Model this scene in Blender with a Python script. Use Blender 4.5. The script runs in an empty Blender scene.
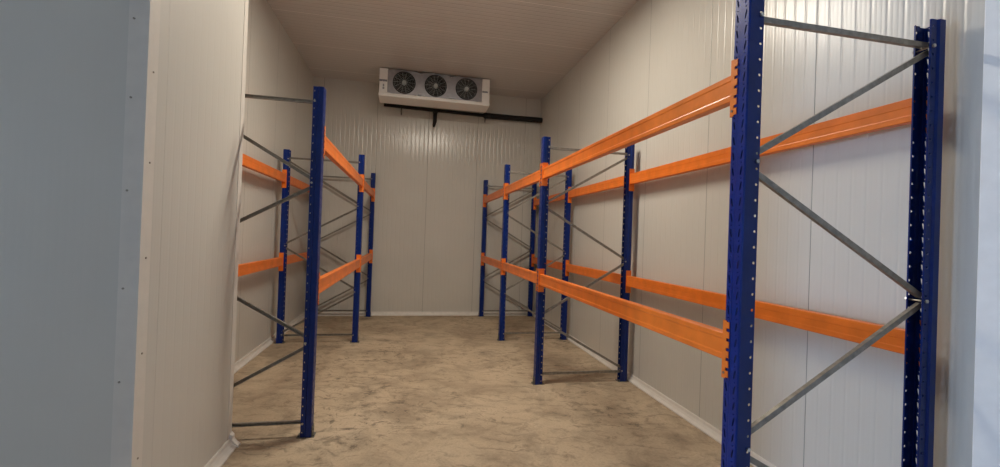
import bpy, math, random
from mathutils import Vector, Matrix
random.seed(4)
C = bpy.context.scene.collection
PI = math.pi

# ------------------------------------------------------------------ layout
F_PX, YAW, PITCH, ROLL, CAM_H = 433.8, .2019, .0065, .0356, 1.4805
XL, XR, YB, H = -1.745, 2.352, 7.985, 4.123
XF, XB = 1.277, 2.277            # right row: aisle face and wall face of the frames
LF, LB = -.648, -1.648           # left row
YR = [1.521, 4.239, 6.058, 7.885]
YL = [3.334, 6.072, 7.885]
UW, UD, UH = .082, .072, 2.5     # upright width, depth, height
XC, YC0, YC1 = -1.143, 2.144, 3.237   # corner block on the left
XS, YS = 2.19, 1.30              # wall return on the right

# ------------------------------------------------------------------ helpers
class MB:
    def __init__(s): s.v = []; s.f = []
    def add(s, vs, fs):
        o = len(s.v); s.v += [tuple(v) for v in vs]; s.f += [tuple(i + o for i in f) for f in fs]; return s
    def box(s, a, b, M=None):
        x0, y0, z0 = a; x1, y1, z1 = b
        vs = [Vector(p) for p in ((x0,y0,z0),(x1,y0,z0),(x1,y1,z0),(x0,y1,z0),(x0,y0,z1),(x1,y0,z1),(x1,y1,z1),(x0,y1,z1))]
        if M: vs = [M @ v for v in vs]
        return s.add(vs, [(0,3,2,1),(4,5,6,7),(0,1,5,4),(1,2,6,5),(2,3,7,6),(3,0,4,7)])
    def prism(s, pts, M, L):
        """closed outline pts (x,y) extruded along local z by L, placed with M"""
        n = len(pts)
        vs = [M @ Vector((x, y, 0)) for x, y in pts] + [M @ Vector((x, y, L)) for x, y in pts]
        return s.add(vs, [tuple(range(n))[::-1], tuple(range(n, 2*n))] + [(i, (i+1) % n, n+(i+1) % n, n+i) for i in range(n)])
    def disc(s, c, r, h, axis='z', n=20, r2=None):
        R = {'z': Matrix(), 'x': Matrix.Rotation(PI/2, 4, 'Y'), 'y': Matrix.Rotation(-PI/2, 4, 'X')}[axis]
        M = Matrix.Translation(c) @ R
        r2 = r if r2 is None else r2
        vs = [M @ Vector((r*math.cos(2*PI*i/n), r*math.sin(2*PI*i/n), 0)) for i in range(n)]
        vs += [M @ Vector((r2*math.cos(2*PI*i/n), r2*math.sin(2*PI*i/n), h)) for i in range(n)]
        return s.add(vs, [tuple(range(n))[::-1], tuple(range(n, 2*n))] + [(i, (i+1) % n, n+(i+1) % n, n+i) for i in range(n)])
    def lathe(s, prof, c, axis='z', n=32):
        R = {'z': Matrix(), 'x': Matrix.Rotation(PI/2, 4, 'Y'), 'y': Matrix.Rotation(-PI/2, 4, 'X')}[axis]
        M = Matrix.Translation(c) @ R; m = len(prof)
        vs = [M @ Vector((r*math.cos(2*PI*i/n), r*math.sin(2*PI*i/n), z)) for i in range(n) for r, z in prof]
        fs = [(i*m+j, ((i+1) % n)*m+j, ((i+1) % n)*m+j+1, i*m+j+1) for i in range(n) for j in range(m-1)]
        return s.add(vs, fs)
    def tube(s, path, r, n=12):
        path = [Vector(p) for p in path]; rings = []
        for i, p in enumerate(path):
            t = (path[min(i+1, len(path)-1)] - path[max(i-1, 0)]).normalized()
            u = t.cross(Vector((0.13, 1, 0.21))).normalized(); w = t.cross(u)
            rr = r[i] if isinstance(r, (list, tuple)) else r
            rings.append([p + rr*(math.cos(2*PI*k/n)*u + math.sin(2*PI*k/n)*w) for k in range(n)])
        vs = [v for g in rings for v in g]; m = len(rings)
        fs = [(i*n+k, i*n+(k+1) % n, (i+1)*n+(k+1) % n, (i+1)*n+k) for i in range(m-1) for k in range(n)]
        return s.add(vs, fs + [tuple(range(n))[::-1], tuple(range((m-1)*n, m*n))])
    def build(s, name, mat, parent=None, smooth=False, bevel=0, solid=0, merge=0, fix=True):
        import bmesh
        me = bpy.data.meshes.new(name); me.from_pydata(s.v, [], s.f)
        bm = bmesh.new(); bm.from_mesh(me)
        if merge: bmesh.ops.remove_doubles(bm, verts=bm.verts, dist=merge)
        if fix: bmesh.ops.recalc_face_normals(bm, faces=bm.faces)
        bm.to_mesh(me); bm.free()
        me.materials.append(mat)
        if smooth:
            for p in me.polygons: p.use_smooth = True
        o = bpy.data.objects.new(name, me); C.objects.link(o)
        if parent: o.parent = parent
        if solid:
            m = o.modifiers.new('solid', 'SOLIDIFY'); m.thickness = solid; m.offset = 0
        if bevel:
            m = o.modifiers.new('bevel', 'BEVEL'); m.width = bevel; m.segments = 2; m.limit_method = 'ANGLE'; m.angle_limit = .6
        return o

def tag(o, label=None, cat=None, group=None, kind=None):
    if label: o['label'] = label
    if cat: o['category'] = cat
    if group: o['group'] = group
    if kind: o['kind'] = kind
    return o
def empty(name, loc=(0,0,0), rz=0):
    o = bpy.data.objects.new(name, None); C.objects.link(o)
    o.location = loc; o.rotation_euler = (0, 0, rz); o.empty_display_size = .1
    return o
def copy_tree(o, parent=None):
    c = o.copy(); C.objects.link(c)
    if parent: c.parent = parent
    for ch in list(o.children): copy_tree(ch, c)
    return c
def struct(o): o['kind'] = 'structure'; return o

# ------------------------------------------------------------------ materials
def lin(c): return tuple(((v/255)/12.92 if v/255 <= .04045 else ((v/255+.055)/1.055)**2.4) for v in c) + (1,)
class NT:
    def __init__(s, name):
        s.m = bpy.data.materials.new(name); s.m.use_nodes = True; s.t = s.m.node_tree
        s.b = s.t.nodes['Principled BSDF']
    def n(s, typ, **k):
        x = s.t.nodes.new(typ)
        for a, b in k.items():
            if a.startswith('_'): setattr(x, a[1:], b)
            else: x.inputs[a.replace('__', ' ')].default_value = b
        return x
    def l(s, a, b): s.t.links.new(a, b)
    def math(s, op, a, b=0.0, c=0.0):
        x = s.t.nodes.new('ShaderNodeMath'); x.operation = op
        for i, v in enumerate((a, b, c)):
            if isinstance(v, (int, float)): x.inputs[i].default_value = v
            else: s.l(v, x.inputs[i])
        return x.outputs[0]
    def ramp(s, fac, stops):
        r = s.t.nodes.new('ShaderNodeValToRGB')
        while len(r.color_ramp.elements) < len(stops): r.color_ramp.elements.new(.5)
        for e, (p, c) in zip(r.color_ramp.elements, stops): e.position = p; e.color = c
        s.l(fac, r.inputs[0]); return r.outputs[0]
    def mix(s, fac, a, b, mode='MIX'):
        x = s.t.nodes.new('ShaderNodeMix'); x.data_type = 'RGBA'; x.blend_type = mode
        for k, v in ((0, fac), (6, a), (7, b)):
            if isinstance(v, (int, float)): x.inputs[k].default_value = v
            elif isinstance(v, tuple): x.inputs[k].default_value = v
            else: s.l(v, x.inputs[k])
        return x.outputs[2]
def plain(name, col, rough=.5, metal=0, noise=.06, scale=14, spec=.5, bump=0):
    t = NT(name); g = t.n('ShaderNodeNewGeometry') ; tc = t.n('ShaderNodeTexCoord')
    nz = t.n('ShaderNodeTexNoise', Scale=scale, Detail=4.0); t.l(tc.outputs['Object'], nz.inputs['Vector'])
    c = lin(col); d = tuple(v*(1-noise*2.2) for v in c[:3]) + (1,); e = tuple(min(1, v*(1+noise*1.2)) for v in c[:3]) + (1,)
    t.l(t.ramp(nz.outputs[0], [(.3, d), (.7, e)]), t.b.inputs['Base Color'])
    t.b.inputs['Roughness'].default_value = rough; t.b.inputs['Metallic'].default_value = metal
    t.b.inputs['Specular IOR Level'].default_value = spec
    if bump:
        b = t.n('ShaderNodeBump', Strength=bump, Distance=.002); t.l(nz.outputs[0], b.inputs['Height']); t.l(b.outputs[0], t.b.inputs['Normal'])
    return t.m

def panel(name, axis, col, rough=.3, joint0=0., pitch=.955, rib=.0773, ribh=.0010, jw=.003, jdark=.35):
    """micro-ribbed coated steel sandwich panel; ribs and joints run square to `axis`"""
    t = NT(name); tc = t.n('ShaderNodeTexCoord'); sp = t.n('ShaderNodeSeparateXYZ')
    t.l(tc.outputs['Object'], sp.inputs[0]); u = sp.outputs[axis]
    u = t.math('SUBTRACT', u, joint0)
    def dist(per):      # distance in metres to the nearest multiple of per
        q = t.math('DIVIDE', u, per); q = t.math('ADD', q, .5); q = t.math('FRACT', q)
        q = t.math('SUBTRACT', q, .5); q = t.math('ABSOLUTE', q); return t.math('MULTIPLY', q, per)
    dr = dist(pitch / round(pitch / rib)); dj = dist(pitch)
    r = t.n('ShaderNodeMapRange', _interpolation_type='SMOOTHSTEP'); r.inputs[1].default_value = 0; r.inputs[2].default_value = .012
    r.inputs[3].default_value = 0; r.inputs[4].default_value = 1; t.l(dr, r.inputs[0])
    # a second, fainter line between ribs
    dm = dist(pitch / round(pitch / rib) / 3)
    r2 = t.n('ShaderNodeMapRange', _interpolation_type='SMOOTHSTEP'); r2.inputs[2].default_value = .008; t.l(dm, r2.inputs[0])
    j = t.n('ShaderNodeMapRange', _interpolation_type='SMOOTHSTEP'); j.inputs[1].default_value = jw*.4; j.inputs[2].default_value = jw; t.l(dj, j.inputs[0])
    nz = t.n('ShaderNodeTexNoise', Scale=1.3, Detail=3.0); t.l(tc.outputs['Object'], nz.inputs['Vector'])
    h = t.math('MULTIPLY', r.outputs[0], ribh); h = t.math('ADD', h, t.math('MULTIPLY', r2.outputs[0], ribh*.22))
    h = t.math('ADD', h, t.math('MULTIPLY', j.outputs[0], .0012)); h = t.math('ADD', h, t.math('MULTIPLY', nz.outputs[0], .003))
    b = t.n('ShaderNodeBump', Strength=1.0, Distance=1.0); t.l(h, b.inputs['Height']); t.l(b.outputs[0], t.b.inputs['Normal'])
    c = lin(col)
    base = t.ramp(nz.outputs[0], [(.3, tuple(v*.95 for v in c[:3]) + (1,)), (.7, c)])
    dk = tuple(v*jdark for v in c[:3]) + (1,)
    t.l(t.mix(j.outputs[0], dk, base), t.b.inputs['Base Color'])
    t.b.inputs['Roughness'].default_value = rough; t.b.inputs['Specular IOR Level'].default_value = .5
    return t.m

M = {}
WALLC = (212, 208, 200)
M['wall_y'] = panel('ribbed_panel_side_wall', 1, WALLC, joint0=2.18)
M['wall_x'] = panel('ribbed_panel_back_wall', 0, WALLC, joint0=.245, pitch=.905, rough=.2, ribh=.0015)
M['wall_p'] = panel('ribbed_panel_corner_block', 1, WALLC, joint0=.3, pitch=1.0, ribh=.0005, rough=.4, jdark=.9)
M['wall_pf'] = panel('ribbed_panel_corner_front', 0, WALLC, joint0=-1.143, pitch=1.1, rib=.03, ribh=.00008, rough=.5, jdark=.9)
M['ceiling'] = panel('ribbed_panel_ceiling', 1, (216, 211, 208), joint0=6.62, pitch=.95, rib=.086, ribh=.003, jdark=1.3, rough=.2, jw=.009)
M['trim'] = plain('white_coated_flashing', (222, 216, 208), .35, noise=.02)
M['smooth'] = plain('smooth_white_panel', (238, 240, 242), .4, noise=.02)
M['cove'] = plain('white_plastic_cove', (226, 220, 212), .4, noise=.03)
M['blue'] = plain('blue_powder_coat', (0, 38, 116), .3, noise=.08, scale=8, spec=.35)
M['orange'] = plain('orange_powder_coat', (238, 122, 38), .38, noise=.06, scale=9)
M['galv'] = plain('galvanised_steel', (150, 145, 136), .4, metal=.4, noise=.12, scale=40)
M['dgalv'] = plain('dull_galvanised_steel', (120, 118, 112), .5, metal=.6, noise=.15, scale=60)
M['bolt'] = plain('zinc_bolt', (190, 188, 182), .3, metal=.9)
M['rivet'] = plain('rivet_head', (150, 142, 132), .4, metal=.5)
M['case'] = plain('white_cooler_casing', (242, 239, 236), .35, noise=.01)
M['fanplate'] = plain('grey_fan_plate', (158, 156, 160), .35, metal=.5, noise=.06)
M['black'] = plain('black_plastic', (22, 22, 24), .45)
M['grille'] = plain('black_wire_guard', (34, 34, 36), .35, metal=.3)
M['hub'] = plain('grey_fan_hub', (176, 180, 180), .4)
M['foam'] = plain('black_foam_insulation', (20, 20, 22), .8, bump=.3)
M['ink'] = plain('dark_blue_print', (36, 48, 84), .5)
M['lampcase'] = plain('white_lamp_housing', (225, 225, 222), .5)

# concrete floor
t = NT('dusty_concrete'); tc = t.n('ShaderNodeTexCoord')
mp = t.n('ShaderNodeMapping'); mp.inputs['Rotation'].default_value = (0, 0, .35); t.l(tc.outputs['Object'], mp.inputs[0])
V = mp.outputs[0]
def NZ(scale, detail=5., rough=.6, dist=0., vec=V):
    x = t.n('ShaderNodeTexNoise', Scale=scale, Detail=detail, Roughness=rough, Distortion=dist); t.l(vec, x.inputs['Vector']); return x.outputs[0]
st = t.n('ShaderNodeMapping'); st.inputs['Scale'].default_value = (1.0, 1.7, 1); st.inputs['Rotation'].default_value = (0, 0, -.35); t.l(tc.outputs['Object'], st.inputs[0])
base = t.ramp(NZ(1.1, 4, .6, .5), [(.3, lin((172, 152, 129))), (.5, lin((200, 179, 152))), (.72, lin((216, 195, 168)))])
scuff = t.ramp(NZ(4.6, 8, .74, .5, st.outputs[0]), [(.36, (1,1,1,1)), (.46, (0,0,0,1))])
scuff2 = t.ramp(NZ(12, 7, .74, .9, V), [(.35, (1,1,1,1)), (.45, (0,0,0,1))])
smudge = t.ramp(NZ(2.7, 9, .72, .8, V), [(.36, (1,1,1,1)), (.52, (0,0,0,1))])
area = t.ramp(NZ(.75, 2, .5, 0), [(.42, (.3,.3,.3,1)), (.60, (1,1,1,1))])
wv = t.n('ShaderNodeTexWave', _wave_type='RINGS', Scale=2.2, Distortion=7.0, Detail=6.0); wv.inputs['Detail Scale'].default_value = 1.7; t.l(V, wv.inputs['Vector'])
arc = t.math('MULTIPLY', t.ramp(wv.outputs[1], [(.0, (1,1,1,1)), (.10, (0,0,0,1))]), t.ramp(NZ(3.1, 5, .7, 1), [(.46, (0,0,0,1)), (.6, (1,1,1,1))]))
c0 = t.mix(t.math('MULTIPLY', smudge, .40), base, lin((118, 106, 92)))
c0 = t.mix(t.math('MULTIPLY', arc, .4), c0, lin((98, 90, 80)))
c1 = t.mix(t.math('MULTIPLY', t.math('MULTIPLY', scuff, area), .72), c0, lin((96, 86, 74)))
c2 = t.mix(t.math('MULTIPLY', t.math('MULTIPLY', scuff2, area), .7), c1, lin((84, 76, 66)))
fine = NZ(60, 4, .7)
c3 = t.mix(.35, c2, t.ramp(fine, [(.3, (.45,.45,.45,1)), (.7, (1,1,1,1))]), 'MULTIPLY')
t.l(c3, t.b.inputs['Base Color']); t.b.inputs['Roughness'].default_value = .78; t.b.inputs['Specular IOR Level'].default_value = .25
bp = t.n('ShaderNodeBump', Strength=.35, Distance=.006); t.l(NZ(22, 6, .65), bp.inputs['Height']); t.l(bp.outputs[0], t.b.inputs['Normal'])
M['floor'] = t.m

# ------------------------------------------------------------------ setting
Y0 = -2.5; X0 = -9; OY0, OY1, OZ = .95, 2.1, 2.4
def sbox(name, a, b, m): return struct(MB().box(a, b).build(name, m))
sbox('floor', (X0-3, Y0-.2, -.15), (XR+.2, YB+.15, 0), M['floor'])
sbox('ceiling', (X0-.12, Y0, H), (XR+.12, YB+.12, H+.12), M['ceiling'])
sbox('wall_back', (XL-.12, YB, 0), (XR+.12, YB+.12, H), M['wall_x'])
sbox('wall_right', (XR, Y0, 0), (XR+.12, YB, H), M['wall_y'])
sbox('wall_left', (XL-.12, YC1, 0), (XL, YB, H), M['wall_y'])
pw = MB(); pw.box((XC-.1, YC0, 0), (XC, YC1, H)); struct(pw.build('wall_partition', M['wall_p']))
pf = MB(); pf.box((X0, YC0, 0), (XC-.1, YC0+.1, H)); pf.box((XL-.12, YC1-.1, 0), (XC-.1, YC1, H))
struct(pf.build('wall_partition_front', M['wall_pf']))
lb = MB(); lb.box((X0-.12, Y0, 0), (X0, OY0, H)); lb.box((X0-.12, OY0, OZ), (X0, OY1, H)); lb.box((X0-.12, OY1, 0), (X0, YC0+.1, H))
struct(lb.build('wall_lobby', M['wall_y']))
# wall return by the entrance on the right
rt = MB(); rt.box((XS, Y0, 0), (XR, YS, H)); struct(rt.build('wall_return', M['smooth'], bevel=.006))
# wall behind the camera; daylight enters by an unseen lobby opening shaped to steer it
sbox('wall_front', (X0-.12, Y0-.12, 0), (XR+.12, Y0, H), M['wall_x'])

# folded corner flashings
def angle_trim(name, x, y, sx, sy, w=.07, th=.0025, z0=0, z1=H):
    m = MB()
    xa, xb = sorted((x, x+sx*w)); ya, yb = sorted((y, y - sy*th)); m.box((xa, ya, z0), (xb, yb, z1))
    xa, xb = sorted((x, x - sx*th)); ya, yb = sorted((y - sy*th, y+sy*w)); m.box((xa, ya, z0), (xb, yb, z1))
    return struct(m.build(name, M['trim']))
angle_trim('trim_1', XC, YC0, -1, 1, .075)
angle_trim('trim_2', XC, YC1, -1, -1, .06)
rv = MB()
for z in (.35, .80, 1.20, 1.62, 2.02, 2.36, 2.72, 3.1, 3.6):
    rv.disc((XC-.055, YC0-.0025, z), .0045, -.003, 'y', 10)
for z in (.42, .88, 1.30, 1.72, 2.12, 2.50, 2.95, 3.4):
    rv.disc((XC+.0025, YC0+.04, z+.03), .0045, .003, 'x', 10)
struct(rv.build('trim_3', M['rivet']))
# wall coving along the floor
def cove(name, p, q, nrm, s=.05, h=.065):
    p, q = Vector(p), Vector(q); d = (q-p); L = d.length; zx = d.normalized(); n = Vector(nrm)
    Mx = Matrix((n, Vector((0,0,1)), zx)).transposed().to_4x4(); Mx.translation = p
    prof = [(0, 0), (s, 0), (s, .010), (s*.86, .015), (s*.5, .024), (s*.28, .042), (.012, h-.008), (.008, h), (0, h)]
    return struct(MB().prism(prof, Mx, L).build(name, M['cove']))
cove('baseboard_right', (XR, YS, 0), (XR, YB, 0), (-1,0,0))
cove('baseboard_left', (XL, YC1, 0), (XL, YB, 0), (1,0,0))
cove('baseboard_back', (XL+.001, YB, 0), (XR-.001, YB, 0), (0,-1,0))
cove('baseboard_partition', (XC, YC0, 0), (XC, YC1, 0), (1,0,0))
cap = MB(); cap.prism([(0,0),(.058,0),(.058,.016),(.036,.032),(.02,.055),(.02,.08),(.004,.095),(0,.095)],
    Matrix(((1,0,0,XC),(0,0,1,YC1-.035),(0,1,0,0),(0,0,0,1))), .045)
struct(cap.build('trim_4', M['cove'], bevel=.004))

# ------------------------------------------------------------------ rack parts
PCH = .0625; NC = 40
def hole_cell(m, P, u0, u1, v0, v1, hole):
    """flat cell with an eight-cornered hole; P(u,v) -> point"""
    um, vm = (u0+u1)/2, (v0+v1)/2
    out = [(u0,v0),(um,v0),(u1,v0),(u1,vm),(u1,v1),(um,v1),(u0,v1),(u0,vm)]
    n = 8; m.add([P(*p) for p in out] + [P(*p) for p in hole], [(i, (i+1) % n, n+(i+1) % n, n+i) for i in range(n)])
def slot(uc, vc, hw, hh, sl):
    def q(a, b): return (uc + a + sl*b, vc + b)
    return [q(-hw*.6,-hh), q(0,-hh*1.05), q(hw*.6,-hh), q(hw,0), q(hw*.6,hh), q(0,hh*1.05), q(-hw*.6,hh), q(-hw,0)]
def rnd(uc, vc, r): return [(uc+r*math.cos(a), vc+r*math.sin(a)) for a in [(-135+45*i)*PI/180 for i in range(8)]]
def upright_mesh():
    m = MB(); w = UW/2
    for s in (-1, 1):
        # web strip with a column of slanted slots and small round holes
        def W(u, v): return (0, s*u, v)
        m.add([W(0,0), W(.006,0), W(.006,UH), W(0,UH)], [(0,1,2,3)])
        m.add([W(w-.004,0), (.004, s*w, 0), (.004, s*w, UH), W(w-.004,UH)], [(0,1,2,3)])
        for k in range(NC):
            z = k*PCH
            hole_cell(m, W, .006, w-.004, z, z+.0455, slot(.0225, z+.0235, .0046, .0165, .22))
            hole_cell(m, W, .006, w-.004, z+.0455, z+PCH, rnd(.0225, z+.0545, .0030))
        # first flange, step inwards, second flange with its round holes, return lip
        a = [(.004, w), (.034, w), (.041, w-.008)]
        for (x0, y0), (x1, y1) in zip(a, a[1:]):
            m.add([(x0, s*y0, 0), (x1, s*y1, 0), (x1, s*y1, UH), (x0, s*y0, UH)], [(0,1,2,3)])
        def Fl(u, v): return (u, s*(w-.008), v)
        for k in range(NC):
            hole_cell(m, Fl, .041, UD, k*PCH, (k+1)*PCH, rnd(.0600, (k+.5)*PCH, .0058))
        m.add([(UD, s*(w-.008), 0), (UD, s*(w-.014), 0), (UD, s*(w-.014), UH), (UD, s*(w-.008), UH)], [(0,1,2,3)])
    return m
def channel(m, p, q, wd=.0235, dp=.018, th=.003, up=1):
    """steel C section from p to q lying in the xz plane, open towards +y"""
    p, q = Vector(p), Vector(q); d = (q-p); L = d.length; zx = d.normalized(); yv = Vector((0, 1, 0)); n = yv.cross(zx)
    Mx = Matrix((n, yv, zx)).transposed().to_4x4(); Mx.translation = p
    a, b = wd/2, dp/2
    m.prism([(-a,-b),(a,-b),(a,b),(a-th,b),(a-th,-b+th),(-a+th,-b+th),(-a+th,b),(-a,b)], Mx, L)
def make_frame():
    root = empty('rack_upright')
    for s in (1, -1):
        u = upright_mesh().build('post', M['blue'], root, solid=.0022, merge=.0002)
        u.location = (-.5*s, 0, .004); u.rotation_euler = (0, 0, 0 if s > 0 else PI)
        f = MB(); f.box((-.022, -.041, 0), (UD+.024, .041, .004))
        f.box((-.0075, -.034, .004), (-.0035, .034, .075)); f.box((-.012, -.007, .04), (-.0075, .007, .054))
        for x in (-.015, UD+.013): f.disc((x, .022, .004), .006, .010, 'z', 6)
        fo = f.build('foot_plate', M['dgalv'], root); fo.location = u.location.copy(); fo.location.z = 0; fo.rotation_euler = u.rotation_euler
    x = .5 - .047
    for z in (.10, 2.40):
        m = MB(); channel(m, (-x, 0, z), (x, 0, z)); m.build('horizontal_brace', M['galv'], root)
    nd = [((x, 2.368), (-x, 1.835)), ((-x, 1.795), (x, 1.282)), ((x, 1.242), (-x, .70)), ((-x, .645), (x, .135))]
    for k, ((xa, za), (xb, zb)) in enumerate(nd):
        m = MB(); channel(m, (xa, 0, za), (xb, 0, zb)); m.build('diagonal_brace', M['galv'], root)
    for sx, z in ((-1,.10),(1,.115),(1,2.385),(-1,2.40),(-1,1.815),(1,1.262),(-1,.672)):
        b = MB(); xx = sx*(.5-.0600)
        b.disc((xx, -UW/2+.0055, z), .0085, -.006, 'y', 6); b.disc((xx, UW/2-.0055, z), .0085, .006, 'y', 6)
        b.disc((xx, -UW/2+.008, z), .004, UW-.016, 'y', 8)
        b.build('bolt', M['bolt'], root)
    return root
def make_beam(L):
    """beam along y between two uprights; local x=0 is the outer face of the uprights, body towards +x"""
    root = empty('rack_crossbar'); h = L/2
    # body: box section with two shallow folds along its faces
    pr = [(.003, .070), (.042, .070), (.045, .073), (.045, .098), (.0435, .102), (.0435, .138), (.045, .142), (.045, .177), (.042, .180),
          (.003, .180), (0, .177), (0, .158), (.0025, .153), (.0025, .097), (0, .092), (0, .073)]
    Mx = Matrix(((1,0,0,.002),(0,0,1,-h),(0,1,0,0),(0,0,0,1)))
    MB().prism(pr, Mx, L).build('bar', M['orange'], root)
    for s in (-1, 1):
        m = MB(); ye = s*h
        def bx(x0, x1, y0, y1, z0, z1):
            y0, y1 = sorted((ye + s*y0, ye + s*y1)); m.box((x0, y0, z0), (x1, y1, z1))
        bx(-.0055, .052, -.0015, .0016, 0, .235)                       # leg against the side of the upright
        bx(-.0055, -.0025, .0016, .018, 0, .235)                       # leg on the face of the upright
        for k in range(6):                                           # the toothed edge that hooks into the slots
            z = .006 + k*.0396
            bx(-.0055, -.0025, .018, .034, z, z+.0265)
        c = m.build('end_connector', M['orange'], root)
        p = MB(); p.disc((-.0055, ye + s*.012, .022), .005, -.004, 'x', 10); p.build('locking_pin', M['dgalv'], c)
    return root

def place(o, x, y, z=0, rz=0, **k):
    o.location = (x, y, z); o.rotation_euler = (0, 0, rz); tag(o, **k); return o
FXR, FXL = (XF+XB)/2, (LF+LB)/2
proto = make_frame(); first = True
def frame(x, y, rz, label, group):
    global first
    o = proto if first else copy_tree(proto); first = False
    o.rotation_euler = (0, 0, rz); o.location = (x, y, 0); tag(o, label, 'rack frame', group)
frame(FXR, YR[0], 0, 'nearest and largest blue upright frame with grey braces, against the right wall by the entrance', 'upright frames of the right rack')
frame(FXR, YR[1], 0, 'second blue upright frame of the right rack, joining the long bay to the short bays', 'upright frames of the right rack')
frame(FXR, YR[2], 0, 'third blue upright frame of the right rack, midway between two short bays', 'upright frames of the right rack')
frame(FXR, YR[3], 0, 'last blue upright frame of the right rack, standing close to the back wall', 'upright frames of the right rack')
frame(FXL, YL[0], PI, 'nearest blue upright frame of the left rack, half hidden by the white corner block', 'upright frames of the left rack')
frame(FXL, YL[1], PI, 'middle blue upright frame of the left rack, both uprights visible past the nearest one', 'upright frames of the left rack')
frame(FXL, YL[2], PI, 'last blue upright frame of the left rack, standing close to the back wall', 'upright frames of the left rack')

protos = {}
def beam(y0, y1, xface, inward, z, label, group):
    L = round(y1 - y0 - UW - .0065, 4)
    if L in protos: o = copy_tree(protos[L])
    else: o = protos[L] = make_beam(L)
    o.rotation_euler = (0, 0, 0 if inward > 0 else PI)
    o.location = (xface, (y0+y1)/2, z); tag(o, label, 'rack beam', group)
bayR = ['long bay nearest the camera', 'middle short bay', 'short bay at the back wall']
bayL = ['long bay nearest the camera', 'short bay at the back wall']
for side, Y, xf, xb, s, bays in (('right', YR, XF, XB, 1, bayR), ('left', YL, LF, LB, -1, bayL)):
    for i, bay in enumerate(bays):
        for lv, z in (('upper', 2.005), ('lower', .935)):
            beam(Y[i], Y[i+1], xf, s, z, f'{lv} orange aisle-side beam of the {side} rack, {bay}', f'orange beams of the {side} rack')
            beam(Y[i], Y[i+1], xb, -s, z, f'{lv} orange wall-side beam of the {side} rack, {bay}', f'orange beams of the {side} rack')

# ------------------------------------------------------------------ evaporator on the ceiling
CX, CYF, CW, CZ0, CZ1, CD = .308, 7.17, 1.79, 3.66, 4.105, .46
ev = empty('evaporator_cooler', (CX, CYF, CZ0)); tag(ev, 'white ceiling-hung evaporator unit with three black fans on the back wall', 'evaporator')
hw, hh = CW/2, CZ1 - CZ0
ew_ = .128
m = MB(); m.box((-hw+ew_, .07, .052), (hw-ew_, CD, hh)); m.build('casing', M['case'], ev)
for s in (-1, 1):
    m = MB(); xa, xb = sorted((s*hw, s*(hw-ew_))); m.box((xa, 0, .05), (xb, CD, hh)); e = m.build('end_cover', M['case'], ev, bevel=.006)
m = MB(); prof = [(-.004, .052), (-.004, .0), (.02, -.004), (.34, -.012), (.37, -.010), (CD, .052)]
m.prism(prof, Matrix(((0,0,1,-hw-.005),(1,0,0,0),(0,1,0,0),(0,0,0,1))), CW+.01); m.build('drip_tray', M['case'], ev, bevel=.004)
m = MB()
# fan plate with three round openings
FP = (hw-ew_); fz = .052 + (hh-.06)/2; FR = .168; fxs = (-.505, 0, .505)
def ring_cell(x0, x1, xc):
    n = 32; z0, z1 = .055, hh-.004
    out = []; inn = []
    for i in range(n):
        a = -3*PI/4 + 2*PI*i/n; c, s_ = math.cos(a), math.sin(a)
        k = min((((x1-xc) if c > 0 else (xc-x0)) / abs(c)) if abs(c) > 1e-6 else 9, ((z1-fz if s_ > 0 else fz-z0) / abs(s_)) if abs(s_) > 1e-6 else 9)
        out.append((xc+k*c, .004, fz+k*s_)); inn.append((xc+FR*c, .004, fz+FR*s_))
    m.add(out+inn, [(i, (i+1) % n, n+(i+1) % n, n+i) for i in range(n)])
ring_cell(-FP, -.2525, fxs[0]); ring_cell(-.2525, .2525, 0); ring_cell(.2525, FP, fxs[2])
m.build('fan_plate', M['fanplate'], ev, solid=.003)
for fx in fxs:
    f = empty('fan', (fx, .004, fz)); f.parent = ev
    MB().lathe([(FR+.013, -.002), (FR+.009, -.009), (FR, -.010), (FR-.006, .02), (FR-.004, .045)], (0,0,0), 'y', 40).build('bell_mouth', M['black'], f, smooth=True)
    g = MB()
    for r in [.055+.026*i for i in range(5)]:
        p = [(r*math.cos(2*PI*k/36), -.014-.010*(1-r/FR), r*math.sin(2*PI*k/36)) for k in range(37)]; g.tube(p, .0012, 5)
    for k in range(14):
        a = 2*PI*k/14; g.tube([(.03*math.cos(a), -.024, .03*math.sin(a)), (FR*math.cos(a), -.010, FR*math.sin(a))], .0019, 5)
    g.build('guard_grille', M['hub'], f)
    b = MB()
    for k in range(7):
        a0 = 2*PI*k/7; vs = []
        for j in range(6):
            r = .04 + (FR-.048)*j/5
            for tt in (-.28, .28): 
                a = a0 + tt*(1-.25*j/5) + .25*j/5
                vs.append((r*math.cos(a), .012 + .05*tt, r*math.sin(a)))
        b.add(vs, [(2*j, 2*j+1, 2*j+3, 2*j+2) for j in range(5)])
    b.build('blades', M['black'], f, solid=.003, fix=False)
    MB().lathe([(0, -.034), (.026, -.033), (.034, -.028), (.036, .03)], (0,0,0), 'y', 24).build('hub_cap', M['hub'], f, smooth=True)
    MB().lathe([(0, .045), (FR-.004, .045)], (0,0,0), 'y', 24).build('shroud', M['black'], f)
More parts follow.
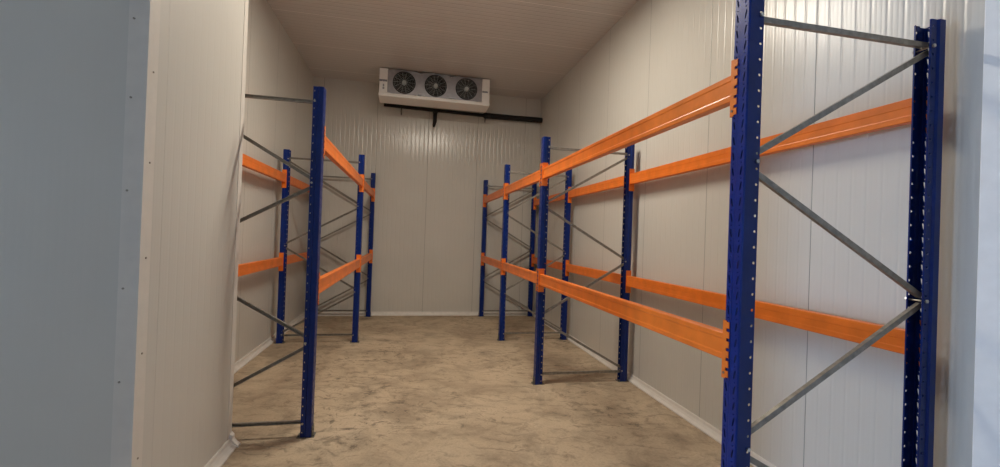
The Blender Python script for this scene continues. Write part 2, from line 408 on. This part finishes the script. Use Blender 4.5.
# small printed plates on the end covers
m = MB()
for i in range(9): m.box((-hw+.004+.0135*i, -.003, .235-(.004 if i % 3 else 0)), (-hw+.0135+.0135*i, 0, .262))
m.build('printed_name', M['ink'], ev)
m = MB(); m.box((-hw+.055, -.003, .11), (-hw+.082, 0, .14)); m.box((-hw+.058, -.003, .15), (-hw+.079, 0, .19)); m.build('sticker', M['fanplate'], ev)
m = MB()
for i in range(7): m.box((hw-.122+.0135*i, -.003, .212), (hw-.113+.0135*i, 0, .236+(.004 if i % 2 else 0)))
m.build('printed_name', M['ink'], ev)
for x in (-.62, .62):
    m = MB(); m.box((x-.02, .1, hh), (x+.02, .4, hh+.018)); m.build('ceiling_bracket', M['dgalv'], ev)

# black insulated pipework under and beside the cooler
PY = 7.90
root = empty('hanging_pipe', (0, PY, 3.71)); tag(root, 'black foam-insulated pipe running along the back wall under the cooler to the right corner', 'pipe')
MB().tube([(-.55, -.02, .010), (-.25, -.012, .005), (0, -.01, .0), (.6, -.008, -.006), (1.24, 0, -.012)], .030).build('thin_run', M['foam'], root, smooth=True)
MB().tube([(1.22, 0, -.012), (1.26, 0, -.012), (1.29, 0, -.012), (1.8, 0, -.012), (2.28, 0, -.005), (2.351, 0, -.005)], [.034, .06, .053, .050, .050, .046], 16).build('thick_run', M['foam'], root, smooth=True)
for x in (-.25, 1.27):
    c = MB(); c.box((x-.012, -.005, -.075), (x+.012, YB-PY-.001, -.060)); c.box((x-.012, YB-PY-.005, -.12), (x+.012, YB-PY-.001, .05)); c.build('pipe_clamp', M['dgalv'], root)
for x in (1.31, 1.34): MB().disc((x, 0, -.012), .055, .012, 'x', 16).build('tape_band', M['black'], root)
d = empty('drain_elbow', (.345, -.03, -.01)); d.parent = root
MB().tube([(0, 0, .0), (0, 0, -.05), (-.002, 0, -.20), (-.014, .01, -.265), (-.018, .02, -.30)], [.042, .036, .034, .026, .014], 14).build('hose', M['foam'], d, smooth=True)
MB().lathe([(.036, -.02), (.044, -.02), (.044, -.055), (.036, -.055)], (0, 0, 0), 'z', 18).build('hose_clip', M['black'], d)

# ------------------------------------------------------------------ lights
def emis(name, col, s):
    t = NT(name); t.b.inputs['Emission Color'].default_value = col; t.b.inputs['Emission Strength'].default_value = s; t.b.inputs['Base Color'].default_value = (1,1,1,1); return t.m
WARM = (1.0, .92, .78)
M['lamp'] = emis('warm_lamp_diffuser', (*WARM, 1), 17)
LX, LY, LL, LW = .37, 3.98, 1.2, .075
o = empty('ceiling_light', (LX, LY, H)); tag(o, 'long white batten light fixed across the ceiling above the aisle', 'light')
MB().prism([(-.05, 0), (-.05, -.03), (-.035, -.045), (.035, -.045), (.05, -.03), (.05, 0)], Matrix(((0,0,1,-LL/2-.02),(1,0,0,0),(0,1,0,0),(0,0,0,1))), LL+.04).build('housing', M['lampcase'], o)
MB().prism([(-.033, -.043), (-.034, -.062), (-.02, -.078), (0, -.083), (.02, -.078), (.034, -.062), (.033, -.043)], Matrix(((0,0,1,-LL/2),(1,0,0,0),(0,1,0,0),(0,0,0,1))), LL).build('diffuser', M['lamp'], o)
for s_ in (-1, 1):
    m = MB(); xa, xb = sorted((s_*LL/2, s_*(LL/2+.025))); m.box((xa, -.04, -.084), (xb, .04, -.03)); m.build('end_cap', M['lampcase'], o, bevel=.004)
l = bpy.data.lights.new('ceiling_light_source', 'AREA'); l.shape = 'RECTANGLE'; l.size = LL; l.size_y = LW; l.energy = 84; l.color = WARM
lo = bpy.data.objects.new('ceiling_light_source', l); C.objects.link(lo); lo.location = (LX, LY, H-.09)

w = bpy.data.worlds.new('daylight'); bpy.context.scene.world = w; w.use_nodes = True
bg = w.node_tree.nodes['Background']; bg.inputs[0].default_value = (.47, .68, 1.0, 1); bg.inputs[1].default_value = 54
pl = bpy.data.lights.new('entrance_daylight', 'AREA'); pl.shape = 'RECTANGLE'; pl.size = OZ; pl.size_y = OY1-OY0; pl.cycles.is_portal = True
po = bpy.data.objects.new('entrance_daylight', pl); C.objects.link(po); po.location = (X0-.06, (OY0+OY1)/2, OZ/2); po.rotation_euler = (0, -PI/2, 0)

# ------------------------------------------------------------------ camera
cam = bpy.data.cameras.new('camera'); co = bpy.data.objects.new('camera', cam); C.objects.link(co)
cam.sensor_fit = 'HORIZONTAL'; cam.sensor_width = 36; cam.lens = 36*F_PX/1000; cam.clip_start = .02
cy, sy = math.cos(YAW), math.sin(YAW); cp, sp_ = math.cos(PITCH), math.sin(PITCH)
right = Vector((cy, -sy, 0)); fwd0 = Vector((sy, cy, 0)); up0 = Vector((0, 0, 1))
fwd = fwd0*cp + up0*sp_; up = up0*cp - fwd0*sp_
cr, sr = math.cos(ROLL), math.sin(ROLL)
r2 = right*cr + up*sr; u2 = up*cr - right*sr
Mc = Matrix((r2, u2, -fwd)).transposed().to_4x4(); Mc.translation = Vector((0, 0, CAM_H)); co.matrix_world = Mc
sc = bpy.context.scene; sc.camera = co
sc.view_settings.view_transform = 'Standard'; sc.view_settings.look = 'None'; sc.view_settings.gamma = 1; sc.view_settings.use_curve_mapping = False
sc.view_settings.exposure = 0
